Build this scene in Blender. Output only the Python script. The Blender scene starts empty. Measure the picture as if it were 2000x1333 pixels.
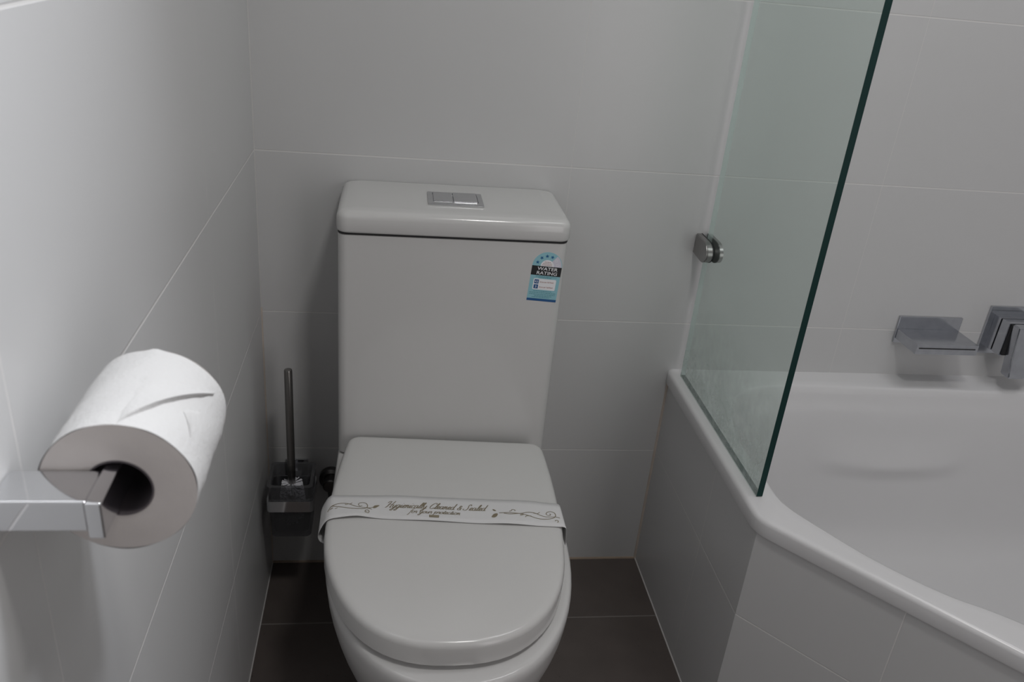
import bpy, bmesh, math, random
from mathutils import Vector, Matrix

random.seed(7)
C = bpy.context.scene.collection
sc = bpy.context.scene

# ------------------------------------------------------------------ camera
CAM = Vector((0.232887, -1.469957, 1.257617))
RX = Vector((0.988967285, -0.119725220, 0.087232910))
DN = Vector((0.025923057, -0.439914817, -0.897665276))
FW = Vector((0.145848223, 0.890022935, -0.431957719))
cam_data = bpy.data.cameras.new('camera')
cam_data.sensor_fit = 'HORIZONTAL'
cam_data.sensor_width = 22.3
cam_data.lens = 1647.19 / 2000 * 22.3
cam_data.clip_start = 0.01
cam_data.dof.use_dof = True
cam_data.dof.focus_distance = 1.32
cam_data.dof.aperture_fstop = 6.3
cam = bpy.data.objects.new('camera', cam_data)
UP = -DN
BK = -FW
cam.matrix_world = Matrix(((RX.x, UP.x, BK.x, CAM.x), (RX.y, UP.y, BK.y, CAM.y),
                           (RX.z, UP.z, BK.z, CAM.z), (0, 0, 0, 1)))
C.objects.link(cam)
sc.camera = cam

# ------------------------------------------------------------------ world, light, exposure
sc.view_settings.view_transform = 'Standard'
sc.view_settings.look = 'None'
sc.view_settings.gamma = 1.0
sc.view_settings.use_curve_mapping = False
sc.view_settings.exposure = 0.0
w = bpy.data.worlds.new('world')
w.use_nodes = True
w.node_tree.nodes['Background'].inputs[0].default_value = (0.6, 0.7, 0.9, 1)
w.node_tree.nodes['Background'].inputs[1].default_value = 0.0
sc.world = w


def area(name, loc, target, sx, sy, power, col=(1, 1, 1), spread=180):
    l = bpy.data.lights.new(name, 'AREA')
    l.shape = 'RECTANGLE'
    l.size, l.size_y = sx, sy
    l.energy = power
    l.color = col
    l.spread = math.radians(spread)
    o = bpy.data.objects.new(name, l)
    o.location = loc
    d = Vector(target) - Vector(loc)
    o.rotation_euler = d.to_track_quat('-Z', 'Y').to_euler()
    C.objects.link(o)
    return o


# added unseen lights, set for brightness: one in an invented doorway, a downlight, a strip over the
# bath and a spot aimed to brighten the left wall
area('added_front_light', (1.6, -2.79, 1.15), (1.6, 0, 1.15), 0.9, 2.0, 11.4, (1.0, 0.96, 0.965))
area('added_down_light', (0.6, -1.1, 2.372), (0.6, -1.1, 0), 0.2, 0.2, 7.9, (1.0, 0.985, 0.96))
area('added_bath_light', (1.2, -0.5, 2.358), (1.2, -0.5, 0), 0.8, 0.26, 5.3, (0.985, 0.975, 1.0))
area('added_wall_light', (0.7, -0.85, 2.26), (0, -1.2, 1.3), 0.2, 0.2, 3.0, (0.94, 0.965, 1.02), 65)


# ------------------------------------------------------------------ materials
def new_mat(name):
    m = bpy.data.materials.new(name)
    m.use_nodes = True
    return m, m.node_tree, m.node_tree.nodes['Principled BSDF']


def mat(name, col, rough=0.5, metal=0.0, coat=0.0, noise=0.0, nscale=40, bump=0.0, bscale=60):
    m, nt, b = new_mat(name)
    b.inputs['Base Color'].default_value = (*col, 1)
    b.inputs['Roughness'].default_value = rough
    b.inputs['Metallic'].default_value = metal
    b.inputs['Coat Weight'].default_value = coat
    tc = nt.nodes.new('ShaderNodeTexCoord')
    if noise:
        n = nt.nodes.new('ShaderNodeTexNoise')
        n.inputs['Scale'].default_value = nscale
        n.inputs['Detail'].default_value = 4
        nt.links.new(tc.outputs['Object'], n.inputs['Vector'])
        mx = nt.nodes.new('ShaderNodeMix')
        mx.data_type = 'RGBA'
        mx.inputs['A'].default_value = (*[c * (1 - noise) for c in col], 1)
        mx.inputs['B'].default_value = (*[min(1, c * (1 + noise)) for c in col], 1)
        nt.links.new(n.outputs['Fac'], mx.inputs['Factor'])
        nt.links.new(mx.outputs['Result'], b.inputs['Base Color'])
    if bump:
        n = nt.nodes.new('ShaderNodeTexNoise')
        n.inputs['Scale'].default_value = bscale
        n.inputs['Detail'].default_value = 3
        nt.links.new(tc.outputs['Object'], n.inputs['Vector'])
        bp = nt.nodes.new('ShaderNodeBump')
        bp.inputs['Strength'].default_value = bump
        bp.inputs['Distance'].default_value = 0.002
        nt.links.new(n.outputs['Fac'], bp.inputs['Height'])
        nt.links.new(bp.outputs['Normal'], b.inputs['Normal'])
    return m


def tile_mat(name, col, grout, rough, axes, sizes, offs, gw=(0.003, 0.002), noise=0.03, nscale=8, spots=None):
    """tiles laid in the plane of two object-space axes; offs gives one joint on each axis"""
    m, nt, b = new_mat(name)
    tc = nt.nodes.new('ShaderNodeTexCoord')
    sp = nt.nodes.new('ShaderNodeSeparateXYZ')
    nt.links.new(tc.outputs['Object'], sp.inputs[0])

    def math_node(op, a, bv):
        n = nt.nodes.new('ShaderNodeMath')
        n.operation = op
        for i, v in enumerate((a, bv)):
            if v is None:
                continue
            if isinstance(v, (int, float)):
                n.inputs[i].default_value = v
            else:
                nt.links.new(v, n.inputs[i])
        return n.outputs[0]
    facs = []
    for ax, s, o, g in zip(axes, sizes, offs, gw):
        v = math_node('SUBTRACT', sp.outputs['XYZ'.index(ax)], o)
        v = math_node('DIVIDE', v, s)
        v = math_node('ADD', v, 100.5)
        v = math_node('FRACT', v, None)
        v = math_node('SUBTRACT', v, 0.5)
        v = math_node('ABSOLUTE', v, None)
        v = math_node('MULTIPLY', v, s)
        mr = nt.nodes.new('ShaderNodeMapRange')
        mr.interpolation_type = 'SMOOTHSTEP'
        mr.inputs['From Min'].default_value = g * 0.35
        mr.inputs['From Max'].default_value = g * 0.65
        mr.inputs['To Min'].default_value = 1
        mr.inputs['To Max'].default_value = 0
        nt.links.new(v, mr.inputs['Value'])
        facs.append(mr.outputs[0])
    f = math_node('MAXIMUM', facs[0], facs[1])
    n = nt.nodes.new('ShaderNodeTexNoise')
    n.inputs['Scale'].default_value = nscale
    n.inputs['Detail'].default_value = 5
    nt.links.new(tc.outputs['Object'], n.inputs['Vector'])
    mx = nt.nodes.new('ShaderNodeMix')
    mx.data_type = 'RGBA'
    mx.inputs['A'].default_value = (*[c * (1 - noise) for c in col], 1)
    mx.inputs['B'].default_value = (*[min(1, c * (1 + noise)) for c in col], 1)
    nt.links.new(n.outputs['Fac'], mx.inputs['Factor'])
    colout = mx.outputs['Result']
    if spots:
        vo = nt.nodes.new('ShaderNodeTexVoronoi')
        vo.inputs['Scale'].default_value = spots[0]
        nt.links.new(tc.outputs['Object'], vo.inputs['Vector'])
        lt = math_node('LESS_THAN', vo.outputs['Distance'], spots[1])
        ms = nt.nodes.new('ShaderNodeMix')
        ms.data_type = 'RGBA'
        nt.links.new(lt, ms.inputs['Factor'])
        nt.links.new(colout, ms.inputs['A'])
        ms.inputs['B'].default_value = (*[c * 0.45 for c in col], 1)
        colout = ms.outputs['Result']
    m2 = nt.nodes.new('ShaderNodeMix')
    m2.data_type = 'RGBA'
    nt.links.new(f, m2.inputs['Factor'])
    nt.links.new(colout, m2.inputs['A'])
    m2.inputs['B'].default_value = (*grout, 1)
    nt.links.new(m2.outputs['Result'], b.inputs['Base Color'])
    rr = math_node('MULTIPLY', f, 0.5)
    rr = math_node('ADD', rr, rough)
    nt.links.new(rr, b.inputs['Roughness'])
    bp = nt.nodes.new('ShaderNodeBump')
    bp.inputs['Strength'].default_value = 0.4
    bp.inputs['Distance'].default_value = 0.001
    h = math_node('SUBTRACT', 1.0, f)
    nt.links.new(h, bp.inputs['Height'])
    nt.links.new(bp.outputs['Normal'], b.inputs['Normal'])
    return m


WHITE = (0.54, 0.54, 0.54)
GROUT = (0.64, 0.63, 0.62)
M = {}
M['tile_back'] = tile_mat('white_wall_tile_back', WHITE, GROUT, 0.28, 'XZ', (0.603, 0.3), (0.551, 0.293), (0.0009, 0.0022), 0.012)
M['tile_left'] = tile_mat('white_wall_tile_left', WHITE, GROUT, 0.33, 'YZ', (0.596, 0.3), (-0.385, 0.293), (0.0016, 0.0028), 0.012)
M['tile_side'] = tile_mat('white_bath_tile_side', (0.54, 0.54, 0.54), GROUT, 0.3, 'YZ', (0.6, 0.3), (0.3, 0.293), (0.002, 0.0024), 0.012)
M['tile_front'] = tile_mat('white_bath_tile_front', (0.54, 0.54, 0.54), GROUT, 0.3, 'XZ', (0.6, 0.3), (0.230, 0.293), (0.0018, 0.0024), 0.012)
M['floor'] = tile_mat('brown_grey_floor_tile', (0.088, 0.073, 0.067), (0.17, 0.155, 0.145), 0.42, 'XY', (0.6, 0.3), (0.33, -0.1826), (0.003, 0.003), 0.22, 14, spots=(46, 0.055))
M['paint'] = mat('white_paint', (0.45, 0.45, 0.45), 0.7, bump=0.05)
M['paint_dark'] = mat('darkened_unseen_paint', (0.10, 0.095, 0.09), 0.6, bump=0.05)  # unseen front wall darkened so the chrome reflects less light
M['ceramic'] = mat('white_ceramic', (0.56, 0.555, 0.548), 0.16, noise=0.008, nscale=3)
M['plastic'] = mat('white_seat_plastic', (0.56, 0.555, 0.545), 0.2, noise=0.008, nscale=3)
M['acrylic'] = mat('white_bath_acrylic', (0.64, 0.637, 0.642), 0.27, noise=0.008, nscale=3)
M['chrome'] = mat('polished_chrome', (0.72, 0.725, 0.74), 0.06, metal=1, noise=0.03, nscale=60)
M['chrome_worn'] = mat('spotted_chrome', (0.52, 0.535, 0.57), 0.17, metal=1, noise=0.14, nscale=70)
M['dark_chrome'] = mat('darkened_chrome_reflection', (0.16, 0.155, 0.15), 0.3, metal=1, noise=0.1, nscale=60)  # dark reflections on the chrome put into its base colour
M['steel_dark'] = mat('dull_dark_steel', (0.30, 0.29, 0.28), 0.3, metal=1, noise=0.08, nscale=90)
M['satin'] = mat('satin_chrome', (0.60, 0.605, 0.62), 0.25, metal=1, noise=0.04, nscale=80)
M['steel'] = mat('brushed_steel', (0.34, 0.33, 0.325), 0.33, metal=1, noise=0.08, nscale=120)
M['gap_shade'] = mat('gap_shade', (0.015, 0.015, 0.016), 0.6, noise=0.1)  # near-black colour standing in for shade inside gaps
M['rubber'] = mat('black_rubber', (0.012, 0.012, 0.013), 0.5, noise=0.1)
M['paper'] = mat('white_tissue', (0.56, 0.557, 0.552), 0.9, bump=0.35, bscale=260)
M['paper_end'] = mat('roll_end_paper', (0.60, 0.56, 0.54), 0.95, bump=0.12, bscale=160, noise=0.03, nscale=90)
M['core'] = mat('grey_card_core', (0.11, 0.095, 0.105), 0.9, noise=0.1, nscale=80)
M['band'] = mat('white_band_paper', (0.62, 0.617, 0.617), 0.75, noise=0.01)
M['gold'] = mat('olive_gold_ink', (0.20, 0.168, 0.11), 0.6, noise=0.08, nscale=200)
M['gold_pale'] = mat('pale_olive_ink', (0.36, 0.33, 0.25), 0.6, noise=0.08, nscale=200)
M['caulk'] = mat('aged_silicone', (0.52, 0.455, 0.40), 0.5, noise=0.2, nscale=25)
M['caulk_white'] = mat('white_silicone', (0.52, 0.51, 0.50), 0.45, noise=0.06, nscale=25)
M['caulk_floor'] = mat('stained_silicone', (0.30, 0.235, 0.18), 0.6, noise=0.25, nscale=30)
M['bristle'] = mat('white_bristle', (0.7, 0.7, 0.74), 0.7, noise=0.1)
M['st_cyan'] = mat('sticker_cyan', (0.26, 0.50, 0.565), 0.45, noise=0.02)
M['st_navy'] = mat('sticker_navy', (0.012, 0.085, 0.24), 0.45, noise=0.02)
M['st_blue'] = mat('sticker_star_blue', (0.01, 0.11, 0.27), 0.45, noise=0.02)
M['st_black'] = mat('sticker_black', (0.01, 0.011, 0.012), 0.45, noise=0.02)
M['st_white'] = mat('sticker_white', (0.78, 0.78, 0.80), 0.45, noise=0.02)
M['st_lilac'] = mat('sticker_lilac', (0.60, 0.58, 0.66), 0.45, noise=0.02)
M['st_red'] = mat('sticker_red', (0.34, 0.13, 0.10), 0.45, noise=0.02)
M['st_teal'] = mat('sticker_teal_print', (0.08, 0.25, 0.30), 0.45, noise=0.02)
M['added_fixture'] = mat('added_fixture_white', (0.8, 0.8, 0.8), 0.4, noise=0.02)  # white for the added doorway frame and lamp housings


def glass_mat():
    """clear screen glass: tinted see-through with a mirror share that grows at grazing angles and soap marks low down"""
    m, nt, b = new_mat('greenish_clear_glass')
    nt.nodes.remove(b)
    out = nt.nodes['Material Output']
    tr = nt.nodes.new('ShaderNodeBsdfTransparent')
    tr.inputs[0].default_value = (0.905, 0.95, 0.93, 1)
    gl = nt.nodes.new('ShaderNodeBsdfGlossy')
    gl.inputs['Roughness'].default_value = 0.02
    gl.inputs['Color'].default_value = (0.95, 1, 0.98, 1)
    fr = nt.nodes.new('ShaderNodeFresnel')
    fr.inputs['IOR'].default_value = 1.5
    mx = nt.nodes.new('ShaderNodeMixShader')
    geo = nt.nodes.new('ShaderNodeNewGeometry')
    inv = nt.nodes.new('ShaderNodeMath')
    inv.operation = 'SUBTRACT'
    inv.inputs[0].default_value = 1.0
    nt.links.new(geo.outputs['Backfacing'], inv.inputs[1])
    fm = nt.nodes.new('ShaderNodeMath')
    fm.operation = 'MULTIPLY'
    nt.links.new(fr.outputs[0], fm.inputs[0])
    nt.links.new(inv.outputs[0], fm.inputs[1])
    nt.links.new(fm.outputs[0], mx.inputs[0])
    nt.links.new(tr.outputs[0], mx.inputs[1])
    nt.links.new(gl.outputs[0], mx.inputs[2])
    df = nt.nodes.new('ShaderNodeBsdfDiffuse')
    df.inputs[0].default_value = (0.66, 0.72, 0.69, 1)
    tc = nt.nodes.new('ShaderNodeTexCoord')
    n = nt.nodes.new('ShaderNodeTexNoise')
    n.inputs['Scale'].default_value = 26
    n.inputs['Detail'].default_value = 6
    n.inputs['Roughness'].default_value = 0.6
    nt.links.new(tc.outputs['Object'], n.inputs['Vector'])
    sp = nt.nodes.new('ShaderNodeSeparateXYZ')
    nt.links.new(tc.outputs['Object'], sp.inputs[0])
    mr = nt.nodes.new('ShaderNodeMapRange')     # soap marks thin out upwards (object z = height above the rim)
    mr.inputs['From Min'].default_value = 0.0
    mr.inputs['From Max'].default_value = 0.2
    mr.inputs['To Min'].default_value = 0.42
    mr.inputs['To Max'].default_value = 0.0
    nt.links.new(sp.outputs[2], mr.inputs['Value'])
    nr = nt.nodes.new('ShaderNodeMapRange')
    nr.inputs['From Min'].default_value = 0.40
    nr.inputs['From Max'].default_value = 0.62
    nr.inputs['To Min'].default_value = 1.0
    nr.inputs['To Max'].default_value = 0.35
    nt.links.new(n.outputs['Fac'], nr.inputs['Value'])
    mm = nt.nodes.new('ShaderNodeMath')
    mm.operation = 'MULTIPLY'
    nt.links.new(mr.outputs[0], mm.inputs[0])
    nt.links.new(nr.outputs[0], mm.inputs[1])
    ad = nt.nodes.new('ShaderNodeMath')
    ad.operation = 'ADD'
    ad.inputs[1].default_value = 0.05
    nt.links.new(mm.outputs[0], ad.inputs[0])
    m2 = nt.nodes.new('ShaderNodeMixShader')
    nt.links.new(ad.outputs[0], m2.inputs[0])
    nt.links.new(mx.outputs[0], m2.inputs[1])
    nt.links.new(df.outputs[0], m2.inputs[2])
    nt.links.new(m2.outputs[0], out.inputs[0])
    return m


M['glass'] = glass_mat()
M['glass_edge'] = mat('dark_teal_glass_edge', (0.008, 0.034, 0.031), 0.4, noise=0.15, nscale=30)  # dark reflection inside the glass edge put into the colour
M['glass_edge'].node_tree.nodes['Principled BSDF'].inputs['Specular IOR Level'].default_value = 0.12
M['seal'] = mat('clear_seal_strip', (0.55, 0.62, 0.60), 0.3, noise=0.03)


def see_through(name, tint, body, share, rough):
    m, nt, b = new_mat(name)
    b.inputs['Base Color'].default_value = (*body, 1)
    b.inputs['Roughness'].default_value = rough
    tr = nt.nodes.new('ShaderNodeBsdfTransparent')
    tr.inputs[0].default_value = (*tint, 1)
    n = nt.nodes.new('ShaderNodeTexNoise')
    n.inputs['Scale'].default_value = 40
    mr = nt.nodes.new('ShaderNodeMapRange')
    mr.inputs['To Min'].default_value = share - 0.05
    mr.inputs['To Max'].default_value = share + 0.05
    nt.links.new(n.outputs['Fac'], mr.inputs['Value'])
    mx = nt.nodes.new('ShaderNodeMixShader')
    nt.links.new(mr.outputs[0], mx.inputs[0])
    nt.links.new(tr.outputs[0], mx.inputs[1])
    nt.links.new(b.outputs[0], mx.inputs[2])
    nt.links.new(mx.outputs[0], nt.nodes['Material Output'].inputs[0])
    return m


M['glass_edge_pale'] = see_through('pale_glass_edge', (0.85, 0.93, 0.91), (0.5, 0.58, 0.56), 0.5, 0.3)  # far edge coloured pale to stand in for light through the glass
M['cup'] = see_through('grey_glass_cup', (0.74, 0.74, 0.76), (0.16, 0.16, 0.165), 0.42, 0.25)


# ------------------------------------------------------------------ helpers
def obj(name, bm, m, parent=None, smooth=False, angle=35):
    """link a bmesh (world coordinates) as ONE mesh object; children are stored relative to their root"""
    me = bpy.data.meshes.new(name)
    bmesh.ops.recalc_face_normals(bm, faces=bm.faces)
    off = Vector((0, 0, 0))
    p = parent
    while p is not None:
        off += p.location
        p = p.parent
    if parent is not None:
        bmesh.ops.translate(bm, verts=bm.verts, vec=-off)
    bm.to_mesh(me)
    bm.free()
    for mm in (m if isinstance(m, (list, tuple)) else [m]):
        me.materials.append(mm)
    o = bpy.data.objects.new(name, me)
    C.objects.link(o)
    if parent is not None:
        o.parent = parent
    if smooth:
        me.shade_smooth()
        me.set_sharp_from_angle(angle=math.radians(angle))
        if angle == 30:      # bevelled metal parts: keep the large faces flat
            wn = o.modifiers.new('flat_faces', 'WEIGHTED_NORMAL')
            wn.keep_sharp = True
            wn.weight = 80
    return o


def tag(o, label=None, cat=None, group=None, kind=None):
    for k, v in (('label', label), ('category', cat), ('group', group), ('kind', kind)):
        if v:
            o[k] = v
    return o


def thing(name, label, cat, loc):
    o = bpy.data.objects.new(name, None)
    o.empty_display_size = 0.05
    o.location = loc
    C.objects.link(o)
    return tag(o, label, cat)


def struct(name, bm, m, label=None, smooth=False, cat=None):
    o = obj(name, bm, m, None, smooth)
    return tag(o, label, cat, None, 'structure')


def B():
    return bmesh.new()


def box(bm, x0, x1, y0, y1, z0, z1, bev=0.0, seg=3, mi=0):
    g = bmesh.ops.create_cube(bm, size=1)
    vs = g['verts']
    for v in vs:
        v.co = Vector(((x0 + x1) / 2 + v.co.x * (x1 - x0), (y0 + y1) / 2 + v.co.y * (y1 - y0), (z0 + z1) / 2 + v.co.z * (z1 - z0)))
    fs = list({f for v in vs for f in v.link_faces})
    if bev:
        es = list({e for v in vs for e in v.link_edges})
        r = bmesh.ops.bevel(bm, geom=es, offset=bev, segments=seg, profile=0.5, affect='EDGES')
        fs = [f for f in bm.faces if f.is_valid and (f in r['faces'] or f in fs)]
    for f in fs:
        if f.is_valid:
            f.material_index = mi
    return bm


def prism(bm, pts, to3, a, b, mi=0):
    """extrude a 2-D outline between a and b; to3(u, v, w) gives the point"""
    lo = [bm.verts.new(to3(u, v, a)) for u, v in pts]
    hi = [bm.verts.new(to3(u, v, b)) for u, v in pts]
    n = len(pts)
    fs = [bm.faces.new(lo), bm.faces.new(hi[::-1])]
    for i in range(n):
        fs.append(bm.faces.new((lo[i], lo[(i + 1) % n], hi[(i + 1) % n], hi[i])))
    for f in fs:
        f.material_index = mi
    return bm


def loft(bm, rings, cap0=True, cap1=True, mi=0):
    vr = [[bm.verts.new(p) for p in r] for r in rings]
    n = len(rings[0])
    for a, b in zip(vr, vr[1:]):
        for i in range(n):
            f = bm.faces.new((a[i], a[(i + 1) % n], b[(i + 1) % n], b[i]))
            f.material_index = mi
    if cap0:
        bm.faces.new(vr[0][::-1]).material_index = mi
    if cap1:
        bm.faces.new(vr[-1]).material_index = mi
    return bm


def tube(bm, pts, r, n=16, cap=True):
    pts = [Vector(p) for p in pts]
    rings = []
    ref = None
    for i, p in enumerate(pts):
        t = (pts[min(i + 1, len(pts) - 1)] - pts[max(i - 1, 0)]).normalized()
        if ref is None:
            ref = Vector((0, 0, 1)) if abs(t.z) < 0.9 else Vector((1, 0, 0))
        a = (ref - t * ref.dot(t)).normalized()
        b = t.cross(a)
        ref = a
        rr = r[i] if isinstance(r, (list, tuple)) else r
        rings.append([p + a * math.cos(2 * math.pi * k / n) * rr + b * math.sin(2 * math.pi * k / n) * rr for k in range(n)])
    return loft(bm, rings, cap, cap)


def catmull(pts, sub=6, closed=False):
    out = []
    n = len(pts)
    P = lambda i: pts[i % n] if closed else pts[max(0, min(n - 1, i))]
    for i in range(n if closed else n - 1):
        p0, p1, p2, p3 = P(i - 1), P(i), P(i + 1), P(i + 2)
        for k in range(sub):
            t = k / sub
            out.append(tuple(0.5 * (2 * b + (c - a) * t + (2 * a - 5 * b + 4 * c - d) * t * t + (3 * b - a - 3 * c + d) * t ** 3)
                             for a, b, c, d in zip(p0, p1, p2, p3)))
    if not closed:
        out.append(tuple(pts[-1]))
    return out


def rrect(x0, x1, y0, y1, r, n=6):
    out = []
    for cx, cy, a0 in ((x1 - r, y1 - r, 0), (x0 + r, y1 - r, 90), (x0 + r, y0 + r, 180), (x1 - r, y0 + r, 270)):
        for k in range(n + 1):
            a = math.radians(a0 + 90 * k / n)
            out.append((cx + r * math.cos(a), cy + r * math.sin(a)))
    return out


# ------------------------------------------------------------------ room shell
X1, YF, ZC = 2.105, -2.8, 2.4
struct('floor', box(B(), -0.1, X1 + 0.1, YF - 0.1, 0.1, -0.1, 0), M['floor'], 'brown grey stone-look tiled floor around the toilet')
struct('ceiling', box(B(), -0.1, X1 + 0.1, YF - 0.1, 0.1, ZC, ZC + 0.1), M['paint'], 'white painted ceiling')
struct('wall_left', box(B(), -0.1, 0, YF, 0, 0, ZC), M['tile_left'], 'white tiled wall behind the toilet roll holder')
struct('wall_back', box(B(), -0.1, X1 + 0.1, 0, 0.1, 0, ZC), M['tile_back'], 'white tiled wall behind toilet and bath taps')


def wall_with_hole(name, horizontal_axis, fixed0, fixed1, a0, a1, h0, h1, z0, z1, m, label):
    bm = B()
    for (p, q, r, s) in ((a0, h0, 0, ZC), (h1, a1, 0, ZC), (h0, h1, 0, z0), (h0, h1, z1, ZC)):
        if horizontal_axis == 'y':
            box(bm, fixed0, fixed1, p, q, r, s)
        else:
            box(bm, p, q, fixed0, fixed1, r, s)
    return struct(name, bm, m, label)


struct('wall_right', box(B(), X1, X1 + 0.1, YF, 0, 0, ZC), M['tile_left'], 'white tiled wall at the far end of the bath')
wall_with_hole('wall_front', 'x', YF - 0.1, YF, -0.1, X1 + 0.1, 1.13, 2.07, 0.0, 2.17, M['paint_dark'], 'darkened unseen wall with an added doorway behind the photographer')
bm = B()
for a in ((1.07, 1.13, 0, 2.23), (2.07, 2.1, 0, 2.23), (1.13, 2.07, 2.17, 2.23)):
    box(bm, a[0], a[1], YF, YF + 0.015, a[2], a[3], 0.003, 2)
struct('added_doorway_1', bm, M['added_fixture'], 'white frame of the added unseen doorway')  # invented frame around the added front light
bm = B()
n_ = 32
loft(bm, [[(0.6 + r * math.cos(2 * math.pi * k / n_), -1.1 + r * math.sin(2 * math.pi * k / n_), z) for k in range(n_)] for r, z in ((0.135, 2.3995), (0.135, 2.388), (0.12, 2.384), (0.118, 2.392))], False, True)
struct('added_downlight_rim', bm, M['added_fixture'], 'round white rim of the added unseen downlight')  # rim made up to carry the added downlight
struct('added_strip_housing', box(B(), 0.76, 1.64, -0.66, -0.34, 2.362, 2.3995, 0.004, 2), M['added_fixture'], 'white housing of the added unseen strip light over the bath')  # housing made up for the added light above the bath
bm = B()
tube(bm, [(0.74, -0.83, 2.3995), (0.74, -0.83, 2.33)], 0.008, 12)
ax_ = (Vector((0, -1.2, 1.3)) - Vector((0.7, -0.85, 2.26))).normalized()
c0_ = Vector((0.7, -0.85, 2.26))
tube(bm, [c0_ - ax_ * 0.10, c0_ - ax_ * 0.005], [0.09, 0.15], 24)
struct('added_spot_housing', bm, M['added_fixture'], 'white added unseen spotlight aimed at the left wall')  # unseen body added for the light that brightens the left wall

# ------------------------------------------------------------------ bath hob (tiled panels)
AX, AD = 0.8068, -0.4826
DIR = Vector((0.6600, -0.7512, 0)).normalized()
NRM = Vector((DIR.y, -DIR.x, 0))            # outward (towards the camera side)
bm = B()
box(bm, AX, AX + 0.03, AD + 0.0, 0, 0, 0.4594)
struct('wall_bath_side', bm, M['tile_side'], 'white tiled bath panel beside the toilet')
diag_len = (-1.3 - AD) / DIR.y
bm = B()
th = 0.03
box(bm, 0, diag_len, 0, th, 0, 0.4594)
me_front = struct('wall_bath_front', bm, M['tile_front'], 'white tiled slanting bath panel facing the room')
me_front.location = (AX, AD, 0)
me_front.rotation_euler = (0, 0, math.atan2(DIR.y, DIR.x))
e = Vector((AX, AD, 0)) + DIR * diag_len
struct('wall_bath_end', box(B(), e.x, X1, e.y, e.y + 0.03, 0, 0.4594), M['tile_front'], 'white tiled bath panel at the far end')


# silicone beads and grout trims
def bead(name, a, b, r, m, label):
    return struct(name, tube(B(), [a, b], r, 8), m, label, True)


bead('trim_1', (0.0, 0.0, 0.0), (0.0, 0.0, 0.60), 0.0022, M['caulk'], 'silicone bead in the left corner')
bead('trim_2', (0.0, 0.0, 0.60), (0.0, 0.0, ZC), 0.0012, M['caulk_white'], 'white silicone bead in the upper left corner')
bead('trim_3', (AX, 0.0, 0.0), (AX, 0.0, 0.4594), 0.004, M['caulk'], 'aged silicone bead between back wall and bath panel')
bead('trim_4', (0, 0, 0.0), (AX, 0, 0.0), 0.0035, M['caulk_floor'], 'aged silicone bead along the back of the floor')
bead('trim_5', (AX, 0, 0.0), (AX, AD, 0.0), 0.002, M['caulk_white'], 'pale grout line along the bath panel foot')
bead('trim_6', (0, 0, 0.0), (0, YF, 0.0), 0.0018, M['caulk_white'], 'pale grout line along the left wall foot')

# ------------------------------------------------------------------ bathtub
CX, CY = 1.47, -0.46
O0 = Vector((0.7995, -0.4835))
t_end = (-1.306 - O0.y) / DIR.y
O1 = O0 + Vector((DIR.x, DIR.y)) * t_end
outer = [Vector((0.7995, 0.012)), O0, O1, Vector((X1 + 0.012, -1.306)), Vector((X1 + 0.012, 0.012))]
uv_left = [(1.2487, 0.3807), (1.2449, 0.4485), (1.2047, 0.5208), (1.1583, 0.5883), (1.0951, 0.6549), (1.0187, 0.7122)]
left_pts = [(2.105 - u, -v) for u, v in uv_left]
back_left = [(1.21, -0.064), (1.06, -0.060), (0.95, -0.078), (0.885, -0.15), (0.857, -0.26)]
diag_mid = [(1.245, -0.868)]
right_pts = [(1.40, -1.02), (1.50, -1.13), (1.60, -1.20), (1.72, -1.235), (1.86, -1.21), (1.97, -1.12), (2.025, -0.98),
             (2.04, -0.75), (2.04, -0.40), (2.02, -0.20), (1.94, -0.10), (1.80, -0.075), (1.50, -0.072)]
inner = catmull(back_left + left_pts + diag_mid + right_pts, 8, True)
inner = [Vector(p) for p in inner]


def cast(poly, ang):
    d = Vector((math.cos(ang), math.sin(ang)))
    best = None
    n = len(poly)
    o = Vector((CX, CY))
    for i in range(n):
        a, b = poly[i], poly[(i + 1) % n]
        s = b - a
        den = d.x * s.y - d.y * s.x
        if abs(den) < 1e-12:
            continue
        q = a - o
        t = (q.x * s.y - q.y * s.x) / den
        u = (q.x * d.y - q.y * d.x) / den
        if t > 0 and -1e-5 <= u <= 1 + 1e-5 and (best is None or t < best):
            best = t
    return best, d


def round_poly(poly, r, n=8):
    out = []
    m = len(poly)
    for i in range(m):
        p0, p1, p2 = poly[i - 1], poly[i], poly[(i + 1) % m]
        a, b = (p0 - p1).normalized(), (p2 - p1).normalized()
        for k in range(n + 1):
            t = k / n
            A, Bq = p1 + a * r, p1 + b * r
            out.append(A * (1 - t) ** 2 + p1 * 2 * t * (1 - t) + Bq * t * t)
    return out


outer_r = round_poly(outer, 0.022)
N = 240
angs = sorted([2 * math.pi * k / N for k in range(N)] +
              [math.atan2(p.y - CY, p.x - CX) % (2 * math.pi) for p in outer_r[::2]])
orad = [cast(outer_r, a) for a in angs]
irad = [cast(inner, a)[0] for a in angs]


def ring(fn, z):
    return [(CX + d.x * fn(i, ro), CY + d.y * fn(i, ro), z(i) if callable(z) else z) for i, (ro, d) in enumerate(orad)]


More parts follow.
